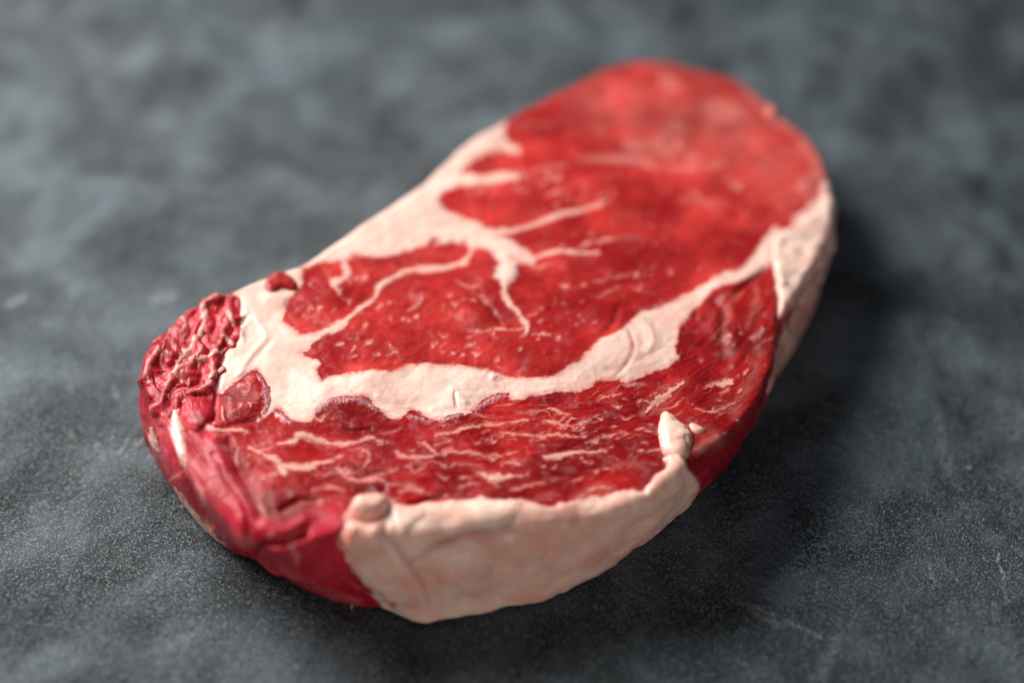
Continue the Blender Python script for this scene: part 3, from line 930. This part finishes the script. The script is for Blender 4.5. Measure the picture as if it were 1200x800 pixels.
thread = np.maximum.reduce([
    sd_stroke(QW, [(575, 273, 12), (600, 268, 7), (625, 262, 5), (655, 252, 5.5), (682, 246, 4), (700, 243, 2.5), (712, 236, 1.5)]),
    sd_stroke(QW, [(600, 290, 12), (622, 302, 7), (635, 298, 4.5), (652, 294, 5), (675, 296, 4), (702, 298, 2)]),
    sd_stroke(QW, [(675, 293, 2), (688, 286, 4)]),
    sd_stroke(QW, [(592, 325, 13), (591, 343, 6), (596, 354, 9), (607, 364, 5), (614, 376, 6.5), (618, 387, 4.5), (613, 392, 2)])])
seam = np.maximum(sd_b, sd_l)
sd_main = np.maximum(np.maximum(seam, notch), thread)
fold = 0.00022 * fbm(PF * 130, 2, 91)
# soft folds in the big fat seam
def add_extra(E, pts, amp, soft):
    E += amp * smooth01((sd_stroke(QF, pts, 40) + soft) / (2 * soft))
E = fold.copy()
add_extra(E, [(300, 372, 3), (312, 395, 4), (296, 415, 4), (282, 440, 3)], 0.0006, 7)
add_extra(E, [(316, 400, 4), (300, 418, 4), (288, 432, 3)], -0.0004, 6)
add_extra(E, [(735, 385, 2), (742, 405, 4), (737, 425, 3), (722, 440, 2)], -0.0004, 4)
add_extra(E, [(752, 375, 6), (765, 395, 12), (760, 412, 6)], 0.0006, 8)
add_extra(E, [(578, 440, 3), (598, 436, 4)], 0.0009, 5)
add_extra(E, [(530, 455, 4), (545, 470, 5)], 0.0006, 6)
add_extra(E, [(533, 460, 2), (535, 475, 2)], -0.0007, 3)
add_extra(E, [(350, 440, 8), (380, 455, 6)], 0.0006, 10)
add_extra(E, [(400, 445, 4), (460, 470, 4)], 0.0004, 8)
add_extra(E, [(315, 350, 10), (335, 352, 8)], 0.0007, 8)
only_top = ~under.reshape(-1)
overlay('fat_seam', sd_main, M_FAT, 0.00006, extra=E * 0.8, puff=0.00022, puff_px=22, label='broad creamy fat seam running round the bright red eye', only=only_top & (KF < 2.0))

F_FRONT = [(394, 632), (403, 622), (399, 612), (413, 596), (424, 586), (440, 583), (458, 587), (474, 592), (490, 593), (500, 588), (515, 586), (530, 585), (556, 586), (566, 582), (580, 587), (608, 587),
           (634, 592), (650, 592), (667, 586), (695, 579), (708, 580), (722, 577), (740, 575), (753, 573), (760, 564), (776, 551), (783, 545), (781, 537), (792, 533), (800, 537), (806, 550),
           (817, 560), (816, 575), (806, 590), (796, 602), (794, 616), (760, 660), (690, 720), (600, 745), (540, 750), (480, 745), (448, 716), (440, 703), (433, 688), (420, 670), (406, 652)]
sd_front = sd_poly(QW + np.stack([fbm(PF * 220, 3, 81), fbm(PF * 220 + 5, 3, 82)], -1) * 2.4, F_FRONT, 30)
Ef = 0.0008 * fbm(PF * 95, 3, 93) + 0.00008 * fbm(PF * 400, 3, 94)
front_m = only_top & ((KF <= 1.0) | is_front_wall)
overlay('edge_fat', sd_front, M_RIM, 0.0007, extra=Ef, puff=0.0004, label='thick cream fat along the near edge', only=front_m, sink=0.0009)
F_RIGHT = [(910, 272), (922, 268), (930, 256), (941, 253), (947, 238), (958, 229), (964, 212), (974, 200), (990, 196), (992, 245), (985, 280), (970, 305), (950, 335), (930, 360), (914, 374), (909, 364), (911, 350), (909, 332), (908, 316), (905, 303)]
sd_right = sd_poly(QW + np.stack([fbm(PF * 170, 3, 83), fbm(PF * 170 + 5, 3, 84)], -1) * 3.0, F_RIGHT, 30)
rim_only = only_top & (KF < 1.35)
overlay('edge_fat', sd_right, M_FAT, 0.0006, extra=0.0008 * fbm(PF * 130, 3, 95), label='lumpy pale fat on the far right edge', only=rim_only, sink=0.0009)

F_LOW = [(973, 232), (995, 235), (990, 320), (970, 380), (935, 430), (902, 468), (903, 446), (909, 420), (915, 392), (930, 362), (950, 330), (964, 295)]
overlay('edge_fat', sd_poly(QW + np.stack([fbm(PF * 150, 3, 85), fbm(PF * 150 + 5, 3, 86)], -1) * 4.0, F_LOW, 30), M_RIM, 0.0002, label='thin pale fat down the shaded far right wall', only=only_top & (KF < 2.05), sink=0.0009)

# --- lumps
def lump(name, pts, mat, h, label, soft=None):
    sd = sd_poly(QF + wn * 0.5, pts, 30)
    mx = max(sd.max(), 1)
    s = smooth01(np.clip(sd / mx, 0, 1)) * 0.6 + 0.4 * np.clip(sd / mx, 0, 1)
    s = np.minimum(s, 0.8) / 0.8
    dome = h * np.sqrt(np.clip(1 - (1 - s) ** 2, 0, 1))
    keep = sd > -3
    fm = keep[FACES].all(1)
    u, f = sub(FACES[fm])
    off = np.where(sd[u] > 0, dome[u], np.maximum(sd[u] * 0.0004, -0.0009)) + 0.00008 * fbm(PF[u] * 250, 2, 12) + (0.0004 if h > 0.0015 else 0)
    V = PDF[u] + NDF[u] * off[:, None]
    at = base_attrs(u); at['depth_in'] = sd[u] + 2; at['film_sheen'] = (fatfilm if 'fat' in mat.name else film_sheen)[u]
    part(name, V, f, mat, at, label)
lump('fat_lump', [(409, 601), (416, 590), (430, 585), (445, 585), (458, 590), (456, 602), (445, 612), (430, 614), (416, 611)], M_RIM, 0.0042, 'rounded fat nub curling over the near corner')
lump('fat_lump', [(398, 627), (410, 614), (430, 616), (446, 618), (450, 632), (440, 650), (420, 652), (404, 642)], M_RIM, 0.0028, 'pinkish fat bulge on the near corner wall')
lump('fat_lump', [(455, 592), (475, 594), (498, 596), (502, 610), (490, 622), (470, 632), (458, 618)], M_RIM, 0.0016, 'flattened fat fold beside the near corner nub')
lump('fat_nub', [(776, 484), (784, 482), (794, 490), (804, 500), (810, 514), (808, 526), (804, 538), (793, 540), (783, 535), (775, 526), (772, 508)], M_RIM, 0.0019, 'small upright cream fat nub by the right of the near edge')
lump('fat_nub', [(808, 496), (816, 497), (826, 504), (820, 508), (811, 505)], M_VEIN, 0.0008, None)
lump('meat_tag', [(310, 334), (318, 324), (330, 320), (342, 325), (350, 335), (346, 341), (332, 340), (322, 344), (312, 343)], M_FLESH, 0.0013, 'small red scrap of meat on the back fat')
lump('meat_tag', [(212, 470), (220, 462), (236, 462), (247, 470), (250, 485), (240, 500), (230, 508), (218, 496), (213, 484)], M_FLESH, 0.0014, 'glossy wet red lobe at the near left')
lump('meat_tag', [(1, 1), (2, 1), (2, 2)], M_FLESH, 0.001, None) if False else None

# --- torn end
rs_ = sd_poly(QW, RAG, 30)
overlay('torn_meat', rs_, M_FLESH, 0.0005, extra=0.00012 * fbm(PF * 380, 3, 97), label='ragged torn red end with pale ridges', only=only_top & ((KF <= 1) | is_front_wall | (KF < 1.3)))

only_front = only_top & ((KF <= 1.0) | is_front_wall)
def vein(name, pts, mat, h, label=None, lift=0.0):
    if name == 'marbling_vein':
        pts = [(q[0], q[1], q[2] * 0.85) for q in pts]
    sd = sd_stroke(QV, pts, 10)
    overlay(name, sd, mat, h, lift=lift, margin=3.6, sink=0.0005, label=label, only=only_front)
for p in V_CAP:
    wmax = max(q[2] for q in p)
    vein('marbling_vein', p, M_VEIN if wmax > 6 else M_FLECK, 0.00004 if wmax < 6 else 0.00007)
for i, p in enumerate(V_SIDE):
    vein('fat_strip', p, M_FAT if i < 3 else M_FLECK, 0.0004)
for p in V_EYE:
    vein('marbling_vein', p, M_FLECK, 0.00003)
for p in V_TORN:
    vein('fat_ridge', [(q[0], q[1], q[2] + 0.8) for q in p], M_VEIN, 0.0006, lift=0.0005)

# specks too small to pick apart
rng = np.random.default_rng(5)
FL = []
def scatter(poly, n, ang, spread, lmin, lmax, w):
    poly = np.array(poly, float)
    lo, hi = poly.min(0), poly.max(0)
    k = 0
    while k < n:
        p = lo + rng.random(2) * (hi - lo)
        if sd_poly(p[None], poly, 400, 1)[0] < 5:
            continue
        a = math.radians(ang + rng.normal(0, spread)); l = lmin + (lmax - lmin) * rng.random() ** 2
        d = np.array([math.cos(a), -math.sin(a)]) * l / 2
        b = rng.normal(0, 0.18, 2) * l
        FL.append([(p[0] - d[0], p[1] - d[1], 0.6), (p[0] + b[0], p[1] + b[1], w * (0.6 + 0.8 * rng.random())), (p[0] + d[0], p[1] + d[1], 0.6)])
        k += 1
scatter([(385, 400), (450, 350), (540, 325), (600, 370), (650, 340), (720, 380), (640, 435), (520, 422), (380, 435)], 38, 25, 25, 3, 8, 2.2)
scatter([(600, 300), (720, 250), (800, 260), (800, 330), (700, 390), (630, 400)], 22, 30, 25, 3, 10, 1.8)
scatter([(360, 320), (440, 305), (480, 305), (400, 370), (345, 375)], 14, 35, 20, 3, 6, 1.8)
scatter([(540, 215), (600, 190), (700, 200), (720, 240), (600, 260)], 22, 20, 25, 4, 12, 2.2)
scatter([(330, 510), (480, 500), (640, 480), (780, 450), (800, 480), (740, 560), (560, 580), (420, 570)], 60, 8, 16, 5, 20, 2.2)
scatter([(800, 440), (850, 380), (895, 400), (880, 460), (830, 500)], 16, 50, 25, 4, 12, 2.6)
scatter([(270, 450), (300, 440), (305, 480), (270, 490)], 6, 60, 40, 4, 10, 2)
fsd = np.full(len(PF), -10.0)
for s_ in FL:
    fsd = np.maximum(fsd, sd_stroke(QW, s_, 6))
overlay('marbling_speck', fsd, M_FLECK, 0.00008, slope=0.00008, margin=3.4, sink=0.0004, kind='stuff', only=only_front)

# loose torn strands on the trimmed end
TOPV = np.nonzero(only_front)[0]
def on_body(q):
    i = TOPV[np.argmin(((QF[TOPV] - q) ** 2).sum(1))]
    return PDF[i], NDF[i]
SV, SF, SA = [], [], []
def strand(pts, w, lift, pale):
    P = catmull(np.array(pts, float), False, 3)
    base = sum(len(v) for v in SV)
    m = len(P)
    C3 = []
    for i, q in enumerate(P):
        p, nn = on_body(q)
        C3.append(p + nn * (0.0006 + lift * (i / (m - 1)) ** 2))
    C3 = np.array(C3)
    T = np.gradient(C3, axis=0); T /= np.linalg.norm(T, axis=1, keepdims=True) + 1e-12
    A = np.cross(T, [0.2, 0.1, 1.0]); A /= np.linalg.norm(A, axis=1, keepdims=True) + 1e-12
    B = np.cross(T, A)
    rad = w * np.sin(np.pi * np.clip(np.linspace(0.12, 0.97, m), 0, 1)) ** 0.6
    ph = np.arange(8) / 8 * 2 * np.pi
    ring = C3[:, None] + rad[:, None, None] * (np.cos(ph)[None, :, None] * A[:, None] * 1.5 + np.sin(ph)[None, :, None] * B[:, None] * 0.7)
    SV.append(ring.reshape(-1, 3)); SF.append(grid_faces(m, 8, True) + base)
    SA.append(np.full(m * 8, pale))
rg = random.Random(4)
for k in range(34):
    if k < 22:
        x, y = rg.uniform(172, 272), rg.uniform(358, 470)
        if sd_poly(np.array([[x, y]]), RAG, 400, 1)[0] < 5: continue
        a = math.radians(rg.gauss(118, 26))
    else:
        x, y = rg.uniform(205, 300), rg.uniform(455, 560)
        a = math.radians(rg.gauss(60, 25))
    L = rg.uniform(8, 26)
    bx_, by_ = rg.gauss(0, 3), rg.gauss(0, 3)
    strand([(x - math.cos(a) * L / 2, y - math.sin(a) * L / 2), (x + bx_, y + by_), (x + math.cos(a) * L / 2, y + math.sin(a) * L / 2)],
           rg.uniform(0.00012, 0.0003), rg.choice([0, 0, 0.0006, 0.0014]), rg.choice([0.0, 0.1, 0.3, 0.8]))
V_, A_ = np.concatenate(SV), np.concatenate(SA)
z_ = np.zeros(len(V_))
part('torn_fibre', V_, np.concatenate(SF), M_FLESH, {'fibre': V_, 'zone': z_, 'flank': z_ + 0.4, 'film_sheen': A_, 'deep': z_}, kind='stuff')

# silverskin, shiny purple-grey films below the seam
for p in [[(371, 483, 3), (383, 474, 6), (400, 470, 7), (420, 470, 6), (436, 474, 4), (444, 482, 2)], [(478, 485, 3), (490, 490, 6), (504, 493, 3)], [(516, 491, 3), (528, 488, 7), (540, 484, 4)],
          [(556, 478, 3), (570, 470, 7), (585, 462, 6), (594, 460, 3)], [(303, 438, 4), (310, 452, 8), (312, 470, 9), (309, 484, 5)], [(324, 482, 3), (332, 488, 9), (342, 494, 4)],
          [(746, 362, 2), (768, 358, 3), (790, 350, 2)]]:
    sd = sd_stroke(QW, p, 10)
    overlay('silverskin', sd, M_SILVER, 0.0003, slope=0.0002, margin=3.6, sink=0.0006, only=only_front)
print('parts', len(root.children), 'verts', len(PF))
